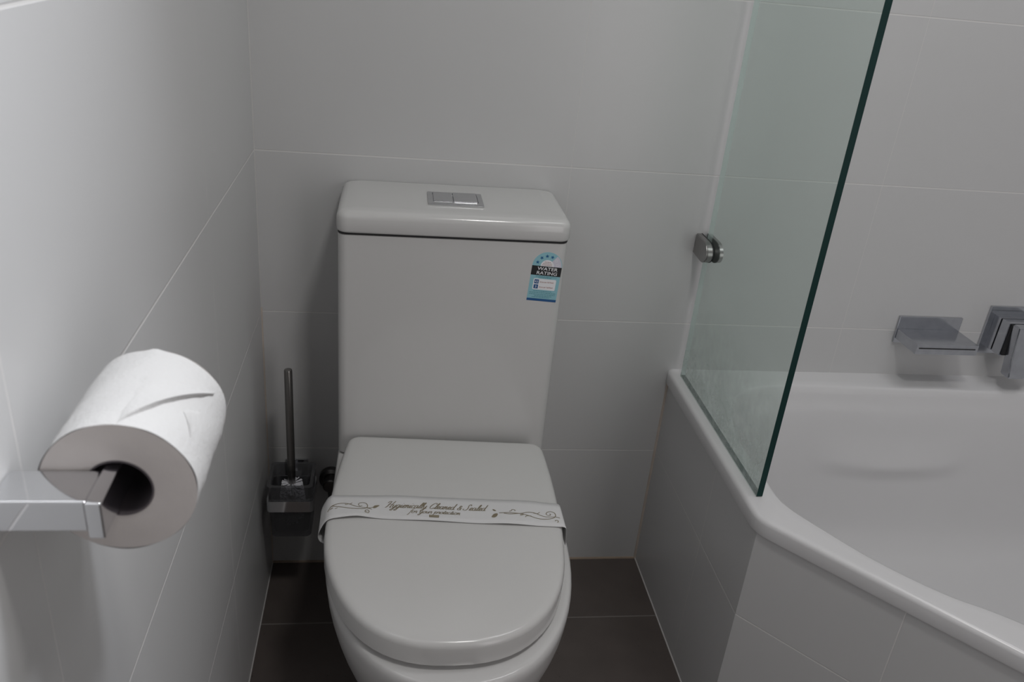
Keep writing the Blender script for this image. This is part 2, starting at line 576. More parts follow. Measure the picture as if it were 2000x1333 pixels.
rings = [ring(lambda i, r: r - 0.02, 0.4605), ring(lambda i, r: r - 0.001, 0.4605), ring(lambda i, r: r, 0.463),
         ring(lambda i, r: r, 0.4815), ring(lambda i, r: r - 0.0006, 0.4845), ring(lambda i, r: r - 0.0024, 0.4873), ring(lambda i, r: r - 0.0050, 0.4891),
         ring(lambda i, r: r - 0.0085, 0.4899), ring(lambda i, r: r - 0.014, 0.49)]
for k in (0.34, 0.67):
    rings.append(ring(lambda i, r: (r - 0.014) * (1 - k) + (irad[i] + 0.006) * k, 0.49))
rings += [ring(lambda i, r: irad[i] + 0.006, 0.49), ring(lambda i, r: irad[i] + 0.002, 0.4888), ring(lambda i, r: irad[i], 0.485)]
prof = [(0.992, 0.476), (0.980, 0.456), (0.965, 0.435), (0.948, 0.40), (0.93, 0.36), (0.912, 0.32), (0.893, 0.28), (0.87, 0.24), (0.84, 0.20),
        (0.80, 0.168), (0.74, 0.143), (0.66, 0.128), (0.55, 0.12), (0.40, 0.116), (0.22, 0.114), (0.06, 0.112)]
prof = [(a, b_) for a, b_ in catmull(prof, 5)]


def moulded(p):
    """shallow moulded arc in the back wall of the tub, below the spout"""
    x, y, z = p
    if y < -0.2:
        return p
    q = 1 - ((x - 1.285) / 0.17) ** 2
    if q <= 0:
        return p
    zc_ = 0.335 - 0.014 * q
    d = (z - zc_)
    f = max(0, 1 - d / 0.07) ** 1.5 if d >= 0 else max(0, 1 + d / 0.03)
    return (x, y - 0.009 * q ** 0.7 * f, z)


for s, z in prof:
    rings.append([moulded(p) for p in ring(lambda i, r: irad[i] * s, z)])
bm = B()
loft(bm, rings, False, True)
bath = thing('bathtub', 'white acrylic corner bath with a slanting front rim, set in a tiled hob', 'bathtub', (CX, CY, 0.1))
obj('tub_shell', bm, M['acrylic'], bath, True, 50)

# ------------------------------------------------------------------ shower screen
scr = thing('shower_screen', 'greenish clear glass screen standing on the bath rim beside the toilet', 'glass screen', (0.8234, -0.23, 0.4903))
GX0, GX1, GYB, GYF, GZ1 = 0.8184, 0.8284, -0.028, -0.433, 2.0
bm = B()
box(bm, GX0, GX1, GYF, GYB, 0.4915, GZ1)
for f in bm.faces:
    f.material_index = 2 if f.normal.y > 0.5 else 1 if f.normal.y < -0.5 or abs(f.normal.z) > 0.5 else 0
pane = obj('glass_pane', bm, [M['glass'], M['glass_edge'], M['glass_edge_pale']], scr)
obj('bottom_seal', box(B(), GX0 - 0.0005, GX1 + 0.0005, GYF + 0.002, GYB, 0.4895, 0.4913), M['seal'], scr)


def clamp_outline(grow=0.0):
    z0, z1, yw, yr = 0.7425 - grow, 0.7815 + grow, -0.0005, -0.046
    zc, rz = (z0 + z1) / 2, (z1 - z0) / 2
    pts = [(yw, z0), (yr, z0)]
    for k in range(1, 16):
        a = -math.pi / 2 + math.pi * k / 16
        pts.append((yr - math.cos(a) * (0.027 + grow), zc + math.sin(a) * rz))
    pts += [(yr, z1), (yw, z1)]
    return pts


T3 = lambda u, v, w_: (w_, u, v)
bm = B()
prism(bm, clamp_outline(), T3, 0.8055, 0.8165)
es = [e_ for e_ in bm.edges if all(abs(v.co.x - 0.8055) < 1e-6 for v in e_.verts)]
bmesh.ops.bevel(bm, geom=es, offset=0.002, segments=3, affect='EDGES')
prism(bm, clamp_outline(), T3, 0.8303, 0.8370)
cl = obj('glass_clamp', bm, M['steel'], scr, True)
tag(cl, 'round-nosed steel clamp holding the glass')
bm = B()
prism(bm, clamp_outline(0.0005), T3, 0.8165, 0.8182)
prism(bm, clamp_outline(0.0005), T3, 0.8286, 0.8303)
obj('clamp_gasket', bm, M['rubber'], cl)

# ------------------------------------------------------------------ toilet
TX = 0.3365
toilet = thing('toilet', 'white close-coupled toilet with its lid closed, between left wall and bath', 'toilet', (TX, -0.33, 0))


def dshape(hw, yb, yf, ymid, r=0.02, e=2.6, n=28, hb=None):
    """D outline: straight back with rounded corners, superellipse front"""
    hb = hw if hb is None else hb
    pts = []
    for k in range(5):
        a = math.radians(90 - 90 * k / 4)
        pts.append((hb - r + r * math.cos(a), yb - r + r * math.sin(a)))
    for k in range(1, 9):
        t = k / 9
        pts.append((hb + (hw - hb) * (1 - (1 - t) ** 2), (yb - r) * (1 - t) + ymid * t))
    for k in range(n + 1):
        a = math.pi * k / n
        c, s = math.cos(a), math.sin(a)
        pts.append((math.copysign(abs(c) ** (2 / e), c) * hw, ymid - (abs(s) ** (2 / e)) * (ymid - yf)))
    for k in range(8, 0, -1):
        t = k / 9
        pts.append((-(hb + (hw - hb) * (1 - (1 - t) ** 2)), (yb - r) * (1 - t) + ymid * t))
    for k in range(5):
        a = math.radians(180 - 90 * k / 4)
        pts.append((-hb + r + r * math.cos(a), yb - r + r * math.sin(a)))
    return pts


def resample(keys, n):
    out = []
    for k in range(n + 1):
        f = k / n * (len(keys) - 1)
        i = min(int(f), len(keys) - 2)
        out.append(catmull([keys[max(i - 1, 0)], keys[i], keys[i + 1], keys[min(i + 2, len(keys) - 1)]], 20)[20 + int(round((f - i) * 20))] if False else tuple(
            a + (b - a) * (f - i) for a, b in zip(keys[i], keys[i + 1])))
    return out


# pan: (z, half width, front y, mid y)
pan_keys = [(0.0, 0.115, -0.535, -0.30), (0.03, 0.116, -0.538, -0.30), (0.10, 0.127, -0.565, -0.31), (0.17, 0.147, -0.608, -0.34),
            (0.23, 0.163, -0.645, -0.37), (0.29, 0.177, -0.676, -0.39), (0.34, 0.186, -0.696, -0.40), (0.372, 0.1895, -0.7035, -0.40),
            (0.384, 0.190, -0.7045, -0.40), (0.391, 0.1885, -0.703, -0.40), (0.395, 0.1855, -0.700, -0.40), (0.3965, 0.180, -0.694, -0.40)]
pk = catmull(pan_keys, 3)
bm = B()
loft(bm, [[(TX + u, v, z) for u, v in dshape(hw, -0.003, yf, ym, 0.012, 2.2, 36, min(max(hw, 0.14), 0.184))] for z, hw, yf, ym in pk])
obj('pan', bm, M['ceramic'], toilet, True, 40)

# seat and lid (a touch askew on their hinges)


LID_AXIS = [(-0.68, 0.328), (-0.56, 0.3275), (-0.48, 0.3262), (-0.36, 0.3318), (-0.19, 0.3410), (-0.10, 0.345)]


def askew(u, v, z):
    """the lid sits a little twisted on worn hinges"""
    cx = None
    for (a, b_), (c, d) in zip(LID_AXIS, LID_AXIS[1:]):
        if v <= c or c == -0.10:
            cx = b_ + (d - b_) * max(0, min(1, (v - a) / (c - a)))
            break
    fade = max(0, min(1, (v + 0.65) / 0.45))
    return (cx + u, v - 0.061 * u * fade, z)


def dring(d, z, hw=0.1815, yb=-0.194, yf=-0.678, ym=-0.400):
    return [askew(u, v, z) for u, v in dshape(hw - d, yb - d, yf + d, ym, 0.024 - min(d, 0.012), 2.45, 36, 0.1725 - d)]


bm = B()
loft(bm, [dring(0.008, 0.3968), dring(0.008, 0.4035)])
obj('seat', bm, M['plastic'], toilet, True, 40)
bm = B()
loft(bm, [dring(0.012, 0.4042), dring(0.0015, 0.4042), dring(0.0, 0.4060), dring(0.0, 0.4325), dring(0.0008, 0.4365), dring(0.003, 0.4400), dring(0.0065, 0.4420),
          dring(0.012, 0.4430), dring(0.03, 0.4436), dring(0.07, 0.4440)])
lid = obj('lid', bm, M['plastic'], toilet, True, 40)

# cistern
bm = B()
rr = lambda d, z, r=0.016: [(x, y, z) for x, y in rrect(0.1500 + d, 0.5226 - d, -0.180 + d, -0.0005, r)]
loft(bm, [rr(0.004, 0.3965), rr(0.0, 0.401), rr(0.0, 0.800), rr(0.0, 0.8095), rr(0.002, 0.8115)])
cis = obj('cistern', bm, M['ceramic'], toilet, True, 40)
bm = B()
lr = lambda d, z: [(x, y, z) for x, y in rrect(0.1480 + d, 0.5250 - d, -0.1840 + d, -0.001, max(0.018 - d * 0.5, 0.004))]
loft(bm, [rr(0.012, 0.8148), lr(0.002, 0.8148), lr(0.0008, 0.8160), lr(0.0, 0.8182), lr(0.0, 0.837), lr(0.0012, 0.8418), lr(0.004, 0.8458), lr(0.008, 0.8483), lr(0.013, 0.8494), lr(0.03, 0.8498)])
clid = obj('cistern_lid', bm, M['ceramic'], toilet, True, 50)
bm = B()
loft(bm, [rr(-0.0004, 0.8112), rr(-0.0004, 0.8146)])
obj('lid_gap_shade', bm, M['gap_shade'], clid)  # near-black band painted as the shade under the cistern lid
bm = B()
fx0, fx1, fy0, fy1, fz = 0.2930, 0.3850, -0.127, -0.0595, 0.8498
box(bm, fx0, fx1, fy0, fy1, fz - 0.001, fz + 0.0012)
for a in ((fx0, fx1, fy1 - 0.004, fy1), (fx0, fx1, fy0, fy0 + 0.012), (fx0, fx0 + 0.008, fy0 + 0.012, fy1 - 0.004), (fx1 - 0.0085, fx1, fy0 + 0.012, fy1 - 0.004)):
    box(bm, *a, fz + 0.0012, fz + 0.0032, 0.0006, 2)
fp = obj('flush_plate', bm, M['satin'], clid)
tag(fp, 'chrome dual flush plate')
for a, b_, dz in ((fx0 + 0.0092, fx0 + 0.0405, 0.0), (fx0 + 0.0425, fx1 - 0.0098, 0.0008)):
    o = obj('flush_button', box(B(), a, b_, fy0 + 0.0132, fy1 - 0.005, fz + 0.0012, fz + 0.0042 + dz, 0.0008, 2), M['satin'], fp)
    # buttons sit inside the plate: keep them one level below it


# ------------------------------------------------------------------ sticker on the cistern (built flat, in millimetres)
SA = math.radians(-3.6)
S0 = Vector((0.4617, 0.7093))


def st(u, v, h):
    """u across from the lower left corner, v up, h off the cistern face (mm)"""
    c, s = math.cos(SA), math.sin(SA)
    return (S0.x + (u * c - v * s) / 1000, -0.180 - h / 1000, S0.y + (u * s + v * c) / 1000)


def flat(bm, pts, h, mi):
    f = bm.faces.new([bm.verts.new(st(u, v, h)) for u, v in pts])
    f.material_index = mi
    return f


def arc(cx, cy, r, a0, a1, n=20):
    return [(cx + r * math.cos(math.radians(a0 + (a1 - a0) * k / n)), cy + r * math.sin(math.radians(a0 + (a1 - a0) * k / n))) for k in range(n + 1)]


def star(cx, cy, r, rot=0):
    return [(cx + (r if k % 2 == 0 else r * 0.45) * math.sin(math.radians(36 * k + rot)), cy + (r if k % 2 == 0 else r * 0.45) * math.cos(math.radians(36 * k + rot))) for k in range(10)]


def text_mesh(s, size, bold=0.0, shear=0.0, align='CENTER', space=1.0):
    cu = bpy.data.curves.new('lettering', 'FONT')
    cu.body = s
    cu.size = size
    cu.align_x = align
    cu.offset = bold
    cu.shear = shear
    cu.space_character = space
    cu.resolution_u = 3
    t = bpy.data.objects.new('lettering', cu)
    C.objects.link(t)
    dg = bpy.context.evaluated_depsgraph_get()
    dg.update()
    me = bpy.data.meshes.new_from_object(t.evaluated_get(dg))
    bpy.data.objects.remove(t)
    bpy.data.curves.remove(cu)
    return me


def put_text(bm, s, u, v, size, mi, h, sx=1.0, bold=0.0, shear=0.0, align='CENTER'):
    me = text_mesh(s, size, bold, shear, align)
    vs = [bm.verts.new(st(u + p.co.x * sx, v + p.co.y, h)) for p in me.vertices]
    for p in me.polygons:
        try:
            bm.faces.new([vs[i] for i in p.vertices]).material_index = mi
        except ValueError:
            pass
    bpy.data.meshes.remove(me)


SW = 50.4
bm = B()
base = [(0, 0), (SW, 0), (SW, 62.8)] + arc(SW / 2, 62.8, SW / 2, 0, 180, 28)[1:-1] + [(0, 62.8)]
lo = [bm.verts.new(st(u, v, 0.02)) for u, v in base]
hi = [bm.verts.new(st(u, v, 0.15)) for u, v in base]
bm.faces.new(hi).material_index = 0
for i in range(len(base)):
    bm.faces.new((lo[i], lo[(i + 1) % len(base)], hi[(i + 1) % len(base)], hi[i])).material_index = 4
cxm = SW / 2
flat(bm, [(0, 0), (SW, 0), (SW, 4.4), (0, 4.4)], 0.20, 1)
flat(bm, [(0, 46.2), (SW, 46.2), (SW, 62.8), (0, 62.8)], 0.20, 3)
flat(bm, arc(cxm, 62.8, 24.2, 0, 52, 14) + arc(cxm, 62.8, 10.6, 52, 0, 10), 0.20, 5)
flat(bm, arc(cxm, 62.8, 11.4, 0, 180, 20), 0.24, 4)
for a, filled in ((160, 1), (128, 1), (98, 1), (69, 1), (38, 0), (12, 0)):
    cu_, cv_ = cxm + 18.0 * math.cos(math.radians(a)), 62.8 + 18.0 * math.sin(math.radians(a))
    flat(bm, star(cu_, cv_, 3.4, 90 - a), 0.28, 2 if filled else 4)
    if not filled:
        flat(bm, star(cu_, cv_, 2.5, 90 - a), 0.32, 5)
for k, (half, v) in enumerate(((5.5, 70.2), (7.5, 67.6), (8.4, 65.0))):
    x = -half
    while x < half - 1:
        ln_ = random.uniform(1.6, 3.4)
        flat(bm, [(cxm + x, v - 0.45), (cxm + min(x + ln_, half), v - 0.45), (cxm + min(x + ln_, half), v + 0.45), (cxm + x, v + 0.45)], 0.28, 6)
        x += ln_ + 0.6
put_text(bm, 'WATER', cxm + 1.5, 55.6, 8.0, 4, 0.26, 1.25, 0.10, 0.05)
put_text(bm, 'RATING', cxm + 1.5, 48.0, 8.0, 4, 0.26, 1.22, 0.10, 0.05)
flat(bm, rrect(6.5, 45, 20.6, 40.2, 2.0), 0.20, 4)
flat(bm, [(8.2, 31.2), (15.6, 31.2), (15.6, 38.6), (8.2, 38.6)], 0.24, 1)
flat(bm, [(8.2, 22.2), (15.6, 22.2), (15.6, 29.6), (8.2, 29.6)], 0.24, 1)
put_text(bm, '4.5', 11.9, 33.2, 5.2, 4, 0.28, 0.85, 0.06)
put_text(bm, '3', 11.9, 24.0, 5.6, 4, 0.28, 1.0, 0.06)
put_text(bm, 'litres per full flush', 17.6, 33.6, 3.5, 6, 0.28, 0.92, 0.04, align='LEFT')
put_text(bm, 'litres per half flush', 17.6, 24.4, 3.5, 6, 0.28, 0.90, 0.04, align='LEFT')
for v, a, b_ in ((44.2, 9, 46), (42.4, 14, 37), (18.2, 9, 41), (15.2, 2.5, 48), (12.2, 3, 47), (9.4, 12, 42), (7.0, 8, 38)):
    x = a
    while x < b_ - 1:
        ln_ = random.uniform(1.8, 4.6)
        flat(bm, [(x, v - 0.5), (min(x + ln_, b_), v - 0.5), (min(x + ln_, b_), v + 0.5), (x, v + 0.5)], 0.26, 7)
        x += ln_ + 0.7
stk = obj('water_rating_sticker', bm, [M['st_cyan'], M['st_navy'], M['st_blue'], M['st_black'], M['st_white'], M['st_lilac'], M['st_red'], M['st_teal']], cis)
tag(stk, 'pale blue arched water rating sticker with four dark stars')

# ------------------------------------------------------------------ paper band across the lid
band = thing('hygiene_band', 'white paper hygiene strip with gold lettering wrapped across the toilet lid', 'paper band', (0.33, -0.385, 0.4442))


def lerp_tab(tab, x):
    if x <= tab[0][0]:
        return tab[0][1]
    for (a, b), (c, d) in zip(tab, tab[1:]):
        if x <= c:
            return b + (d - b) * (x - a) / (c - a)
    return tab[-1][1]


BACK = [(0.12, -0.366), (0.1502, -0.3660), (0.2336, -0.3674), (0.3141, -0.3716), (0.4366, -0.3799), (0.5101, -0.3896), (0.54, -0.391)]
FRONT = [(0.12, -0.433), (0.1484, -0.4260), (0.1960, -0.4226), (0.26, -0.4285), (0.3040, -0.4322), (0.4289, -0.4432), (0.5058, -0.4476), (0.54, -0.449)]
bump = lambda x, c, s: math.exp(-((x - c) / s) ** 2)


def band_z(x, t):
    """height of the strip at x; t = 0 back edge .. 1 front edge"""
    lift = 0.0004 + t * (0.0042 * bump(x, 0.188, 0.028) + 0.0020 * bump(x, 0.31, 0.05) + 0.0034 * bump(x, 0.425, 0.035)) + (1 - t) * 0.0014 * (
        bump(x, 0.26, 0.03) + bump(x, 0.46, 0.03))
    return 0.4444 + lift


sect = []          # (x, z or None for the flat part, dy back, dy front)
left_curl = [(0.172, 0.3985, 0), (0.158, 0.3990, 0), (0.1465, 0.4010, 0), (0.1390, 0.4060, 0), (0.1362, 0.4135, 0), (0.1384, 0.4230, 0), (0.1430, 0.4330, 0), (0.1474, 0.4402, 0), (0.1525, 0.4445, 0)]
right_curl = [(0.5070, 0.4448, 0), (0.5110, 0.4438, 0), (0.5140, 0.440, 0), (0.5153, 0.432, 0), (0.5158, 0.422, 0), (0.5160, 0.414, 0), (0.5152, 0.4085, 0)]
pts3 = []
NT = 6
for x, z, _ in catmull(left_curl, 4):
    pts3.append([(x, BACK[1][1] + (FRONT[1][1] - BACK[1][1]) * k / NT - 0.004 * (0.4445 - z) / 0.05, z) for k in range(NT + 1)])
xx = 0.1585
while xx < 0.505:
    yb_, yf_ = lerp_tab(BACK, xx), lerp_tab(FRONT, xx)
    pts3.append([(xx, yb_ + (yf_ - yb_) * k / NT, band_z(xx, k / NT)) for k in range(NT + 1)])
    xx += 0.004
for x, z, _ in catmull(right_curl, 4):
    yb_, yf_ = lerp_tab(BACK, x), lerp_tab(FRONT, x)
    pts3.append([(x, yb_ + (yf_ - yb_) * k / NT, z) for k in range(NT + 1)])
bm = B()
vr = [[bm.verts.new(p) for p in r] for r in pts3]
for a, b_ in zip(vr, vr[1:]):
    for k in range(NT):
        bm.faces.new((a[k], a[k + 1], b_[k + 1], b_[k]))
strip = obj('paper_strip', bm, M['band'], band, True, 80)
sol = strip.modifiers.new('thickness', 'SOLIDIFY')
sol.thickness = 0.00018
sol.offset = 0


def on_band(x, y):
    yb_, yf_ = lerp_tab(BACK, x), lerp_tab(FRONT, x)
    t = max(0, min(1, (y - yb_) / (yf_ - yb_)))
    z = band_z(x, t) + 0.00035
    if x < 0.1535:
        z -= (0.1535 - x) * 0.75
    if x > 0.5065:
        z -= (x - 0.5065) * 0.6
    return (x, y, z)


def ribbon(bm, pts, w0, w1=None, pen=None):
    """flat inked stroke along 2-D points on the strip"""
    n = len(pts)
    prev = None
    for i, p in enumerate(pts):
        a, b_ = pts[max(i - 1, 0)], pts[min(i + 1, n - 1)]
        d = Vector((b_[0] - a[0], b_[1] - a[1]))
        if d.length < 1e-9:
            continue
        d.normalize()
        nn = Vector((-d.y, d.x))
        t = i / max(n - 1, 1)
        wd = w0 + ((w1 if w1 is not None else w0) - w0) * t
        if pen:
            wd *= 0.42 + 0.75 * abs(d.dot(Vector(pen)))
        q = [bm.verts.new(on_band(p[0] + nn.x * s * wd / 2, p[1] + nn.y * s * wd / 2)) for s in (-1, 1)]
        if prev:
            bm.faces.new((prev[0], prev[1], q[1], q[0]))
        prev = q


G = {   # one-stroke cursive letters: strokes, advance
 'a': ([[(.75, .8), (.5, 1), (.2, .85), (.1, .45), (.2, .08), (.42, 0), (.65, .3), (.78, .95), (.74, .4), (.84, .03), (1.05, .2)]], 1.0),
 'c': ([[(.62, .8), (.5, 1), (.22, .85), (.1, .45), (.22, .06), (.45, 0), (.8, .25)]], .74),
 'd': ([[(.75, .8), (.5, 1), (.2, .85), (.1, .45), (.2, .08), (.42, 0), (.65, .3), (.88, 2.1)], [(.88, 2.1), (.76, .4), (.85, .03), (1.05, .2)]], 1.0),
 'e': ([[(0, .1), (.38, .4), (.6, .75), (.5, 1), (.25, .85), (.13, .45), (.25, .05), (.5, 0), (.8, .25)]], .74),
 'f': ([[(.85, 1.95), (.65, 2.1), (.5, 1.7), (.32, .5), (.15, -.7), (-.05, -.95)], [(.1, .97), (.7, 1.03)]], .62),
 'g': ([[(.75, .8), (.5, 1), (.2, .85), (.1, .45), (.2, .08), (.42, 0), (.65, .3), (.78, .95)], [(.78, .95), (.7, 0), (.5, -.8), (.2, -.95), (.08, -.7), (.5, -.2), (1.0, .2)]], .97),
 'i': ([[(0, .1), (.28, .95), (.22, .3), (.33, .02), (.58, .2)], [(.36, 1.45), (.4, 1.52)]], .52),
 'l': ([[(0, .1), (.4, .9), (.62, 1.9), (.48, 2.1), (.32, 1.6), (.2, .3), (.33, .02), (.58, .2)]], .52),
 'n': ([[(0, .7), (.16, 1), (.2, .8), (.14, 0)], [(.18, .5), (.45, .95), (.63, .9), (.58, .3), (.68, .02), (.92, .2)]], .88),
 'o': ([[(.5, 1), (.2, .85), (.1, .45), (.22, .06), (.45, 0), (.7, .3), (.74, .75), (.5, 1), (.62, .8), (.9, .85)]], .84),
 'p': ([[(0, .5), (.2, .98), (.15, .2), (.02, -.95)], [(.16, .55), (.42, 1), (.7, .85), (.75, .45), (.6, .05), (.35, 0), (.2, .15)], [(.6, .05), (.92, .2)]], .9),
 'r': ([[(0, .4), (.2, 1.05), (.32, .88), (.55, .92), (.48, .4), (.58, .02), (.78, .2)]], .7),
 't': ([[(0, .1), (.28, .9), (.38, 1.6), (.25, .4), (.35, .02), (.58, .2)], [(.05, 1.05), (.6, 1.08)]], .52),
 'u': ([[(0, .7), (.15, .98), (.13, .3), (.3, 0), (.52, .15), (.75, .98)], [(.75, .98), (.7, .3), (.8, .02), (1.02, .2)]], .97),
 'y': ([[(0, .7), (.15, .98), (.15, .35), (.32, .02), (.55, .2), (.78, .98)], [(.78, .98), (.7, .1), (.5, -.8), (.2, -.95), (.08, -.7), (.5, -.2), (1.0, .2)]], .95),
 'H': ([[(-.25, 1.6), (-.05, 2.05), (.3, 2.1), (.42, 2.0)], [(.42, 2.1), (.3, 1.2), (.12, .2), (-.15, 0)], [(1.3, 2.2), (1.05, 1.1), (.92, .2), (1.0, 0), (1.25, .2)], [(.1, .95), (.6, 1.15), (1.2, 1.05)]], 1.35),
 'C': ([[(1.25, 1.6), (1.2, 2.0), (.9, 2.1), (.45, 1.7), (.18, .9), (.32, .2), (.75, 0), (1.25, .4)]], 1.3),
 'S': ([[(1.15, 1.6), (1.1, 2.05), (.8, 2.05), (.6, 1.6), (.75, .9), (.65, .25), (.25, -.05), (-.15, .1), (-.2, .4), (0, .45)]], 1.2),
 '&': ([[(1.0, 0), (.45, .95), (.4, 1.35), (.65, 1.5), (.78, 1.2), (.3, .65), (.15, .3), (.4, 0), (.75, .2), (1.0, .75)]], 1.15),
 ' ': ([], .62),
}


def script_line(bm, s, p0, p1, unit, width, slant=0.42):
    tot = sum(G[c][1] for c in s)
    ex = Vector((p1[0] - p0[0], p1[1] - p0[1]))
    sc_ = ex.length / tot
    ex.normalize()
    ey = Vector((-ex.y, ex.x))
    x = 0
    for ch in s:
        strokes, adv = G[ch]
        for stroke in strokes:
            q = [(x * sc_ + u * sc_ + v * slant * unit, v * unit) for u, v in stroke]
            q = catmull(q, 5)
            ribbon(bm, [(p0[0] + ex.x * a + ey.x * b_, p0[1] + ex.y * a + ey.y * b_) for a, b_ in q], width, pen=(0.45, 0.89))
        x += adv


bm = B()
script_line(bm, 'Hygienically Cleaned & Sealed', (0.2365, -0.3985), (0.3900, -0.4083), 0.0072, 0.00125)
script_line(bm, 'for your protection', (0.2715, -0.4128), (0.3500, -0.4183), 0.0052, 0.0010)
obj('lettering', bm, M['gold'], strip)
bm = B()
q = [(0.3029, -0.4184), (0.3182, -0.4198), (0.3175, -0.4261), (0.3027, -0.4247)]
qs = []
for k in range(8):
    t0, t1 = k / 8, (k + 1) / 8
    A = [q[0][i] + (q[1][i] - q[0][i]) * t0 for i in (0, 1)]
    Bq = [q[0][i] + (q[1][i] - q[0][i]) * t1 for i in (0, 1)]
    Cq = [q[3][i] + (q[2][i] - q[3][i]) * t1 for i in (0, 1)]
    D = [q[3][i] + (q[2][i] - q[3][i]) * t0 for i in (0, 1)]
    bm.faces.new([bm.verts.new(on_band(*p)) for p in (A, Bq, Cq, D)]).material_index = 0
for k in range(6):      # worn pale marks inside the small printed block
    x0 = 0.3045 + k * 0.0021
    f = bm.faces.new([bm.verts.new((p[0], p[1], on_band(*p)[2] + 0.0002)) for p in ((x0, -0.4208 - k * 0.00025), (x0 + 0.0013, -0.4209 - k * 0.00025), (x0 + 0.0013, -0.4226 - k * 0.00025), (x0, -0.4225 - k * 0.00025))])
    f.material_index = 1
obj('printed_block', bm, [M['gold'], M['gold_pale']], strip)

ORN_LEFT = {"s1": [[0.1489, -0.4047], [0.1532, -0.3967], [0.1599, -0.3909], [0.1686, -0.3884], [0.1786, -0.3899], [0.1869, -0.395], [0.1933, -0.3984], [0.1996, -0.3995], [0.2054, -0.4004], [0.209, -0.4007]], "s2": [[0.1557, -0.3948], [0.162, -0.3963], [0.171, -0.3987], [0.1819, -0.4023], [0.1917, -0.4038], [0.2015, -0.4036], [0.2072, -0.4007], [0.2088, -0.3951], [0.2064, -0.3891], [0.2009, -0.387], [0.196, -0.3891], [0.1951, -0.394], [0.1977, -0.3969], [0.2007, -0.395]], "s3": [[0.2068, -0.4007], [0.2121, -0.4004], [0.2174, -0.3981]], "s4": [[0.2086, -0.401], [0.2131, -0.4025], [0.2158, -0.4039]], "t1": [[0.1795, -0.391], [0.1831, -0.3905], [0.1852, -0.388]], "t2": [[0.1746, -0.3909], [0.176, -0.3924], [0.1786, -0.3911]], "t3": [[0.1523, -0.403], [0.1552, -0.4004], [0.1569, -0.3993]], "t4": [[0.1597, -0.4019], [0.1619, -0.4012], [0.1635, -0.3993]], "c1": [[0.2063, -0.413], [0.2057, -0.408], [0.2087, -0.4058], [0.2115, -0.4087], [0.2107, -0.4131], [0.2085, -0.4131], [0.208, -0.4097]], "leaf": [[0.217, -0.3995], [0.2191, -0.3945], [0.2227, -0.3931], [0.2272, -0.3931], [0.2242, -0.3971], [0.2202, -0.4004]]}
ORN_RIGHT = {"s1": [[0.4117, -0.4147], [0.4202, -0.4144], [0.4291, -0.4144], [0.4387, -0.4158], [0.4467, -0.4162], [0.4553, -0.4133], [0.4635, -0.4131], [0.4704, -0.4157], [0.4771, -0.4203], [0.4839, -0.4233], [0.4912, -0.4238], [0.4994, -0.4236], [0.5056, -0.4256], [0.5088, -0.4282]], "s2": [[0.4193, -0.416], [0.4287, -0.418], [0.4385, -0.417], [0.4451, -0.4166], [0.4528, -0.4192], [0.4605, -0.4227], [0.4695, -0.4272], [0.4789, -0.4293], [0.4888, -0.4286], [0.4965, -0.4262], [0.5006, -0.4211], [0.5002, -0.414], [0.495, -0.4104], [0.489, -0.4119], [0.4862, -0.4165], [0.4886, -0.4199], [0.4923, -0.4195], [0.4932, -0.4165], [0.4912, -0.4165]], "t1": [[0.4657, -0.4144], [0.472, -0.416], [0.4766, -0.4125]], "t2": [[0.452, -0.4252], [0.4549, -0.422], [0.4621, -0.4223]], "c1": [[0.4977, -0.4338], [0.4996, -0.4319], [0.5024, -0.4326], [0.5026, -0.4357], [0.5004, -0.437]], "v1": [[0.4279, -0.4109], [0.4313, -0.4096], [0.4333, -0.4064], [0.4358, -0.4062], [0.438, -0.4084], [0.4365, -0.4103]], "leaf": [[0.3991, -0.4248], [0.4016, -0.4191], [0.4056, -0.4159], [0.4095, -0.4168], [0.4076, -0.4229], [0.4037, -0.4261]], "leaf2": [[0.4023, -0.4047], [0.405, -0.4052], [0.4079, -0.4091], [0.405, -0.4095], [0.4032, -0.4078]], "leaf3": [[0.4443, -0.4194], [0.4472, -0.4188], [0.4504, -0.4194], [0.4477, -0.4209], [0.4445, -0.4213]]}


def ornament(d):
    bm = B()
    for k, pts in d.items():
        if k.startswith('leaf'):
            cp = catmull([tuple(p) for p in pts], 3, True)
            bm.faces.new([bm.verts.new(on_band(*p)) for p in cp])
        else:
            ribbon(bm, catmull([tuple(p) for p in pts], 6), 0.0015 if k.startswith('s') else 0.0014, 0.0011)
    return obj('scroll_ornament', bm, M['gold'], strip)


ornament(ORN_LEFT)
ornament(ORN_RIGHT)

# ------------------------------------------------------------------ toilet brush and its holder
BX, BY = 0.0575, -0.09
hold = thing('brush_holder', 'square frosted glass brush cup in a chrome bracket on the wall left of toilet', 'brush holder', (BX, BY, 0.17))


def sq(h, z, r=0.008):
    return [(BX + x, BY + y, z) for x, y in rrect(-h, h, -h, h, r, 4)]


bm = B()
loft(bm, [sq(0.0355, 0.170), sq(0.0375, 0.173), sq(0.0415, 0.285), sq(0.0425, 0.290), sq(0.036, 0.2905), sq(0.0345, 0.284), sq(0.032, 0.180)])
obj('cup', bm, M['cup'], hold, True, 40)
bm = B()
loft(bm, [sq(0.0435, 0.234), sq(0.0435, 0.258), sq(0.0405, 0.258), sq(0.0395, 0.234)], False, False)
vv = bm.verts[:]
bm.verts.ensure_lookup_table()
n_ = len(sq(1, 1))
for i in range(n_):
    bm.faces.new((bm.verts[i], bm.verts[(i + 1) % n_], bm.verts[3 * n_ + (i + 1) % n_], bm.verts[3 * n_ + i]))
box(bm, BX - 0.012, BX + 0.012, -0.047, -0.001, 0.238, 0.254, 0.001, 2)
box(bm, BX - 0.022, BX + 0.022, -0.006, -0.0005, 0.224, 0.268, 0.001, 2)
obj('bracket', bm, M['chrome'], hold, True, 30)

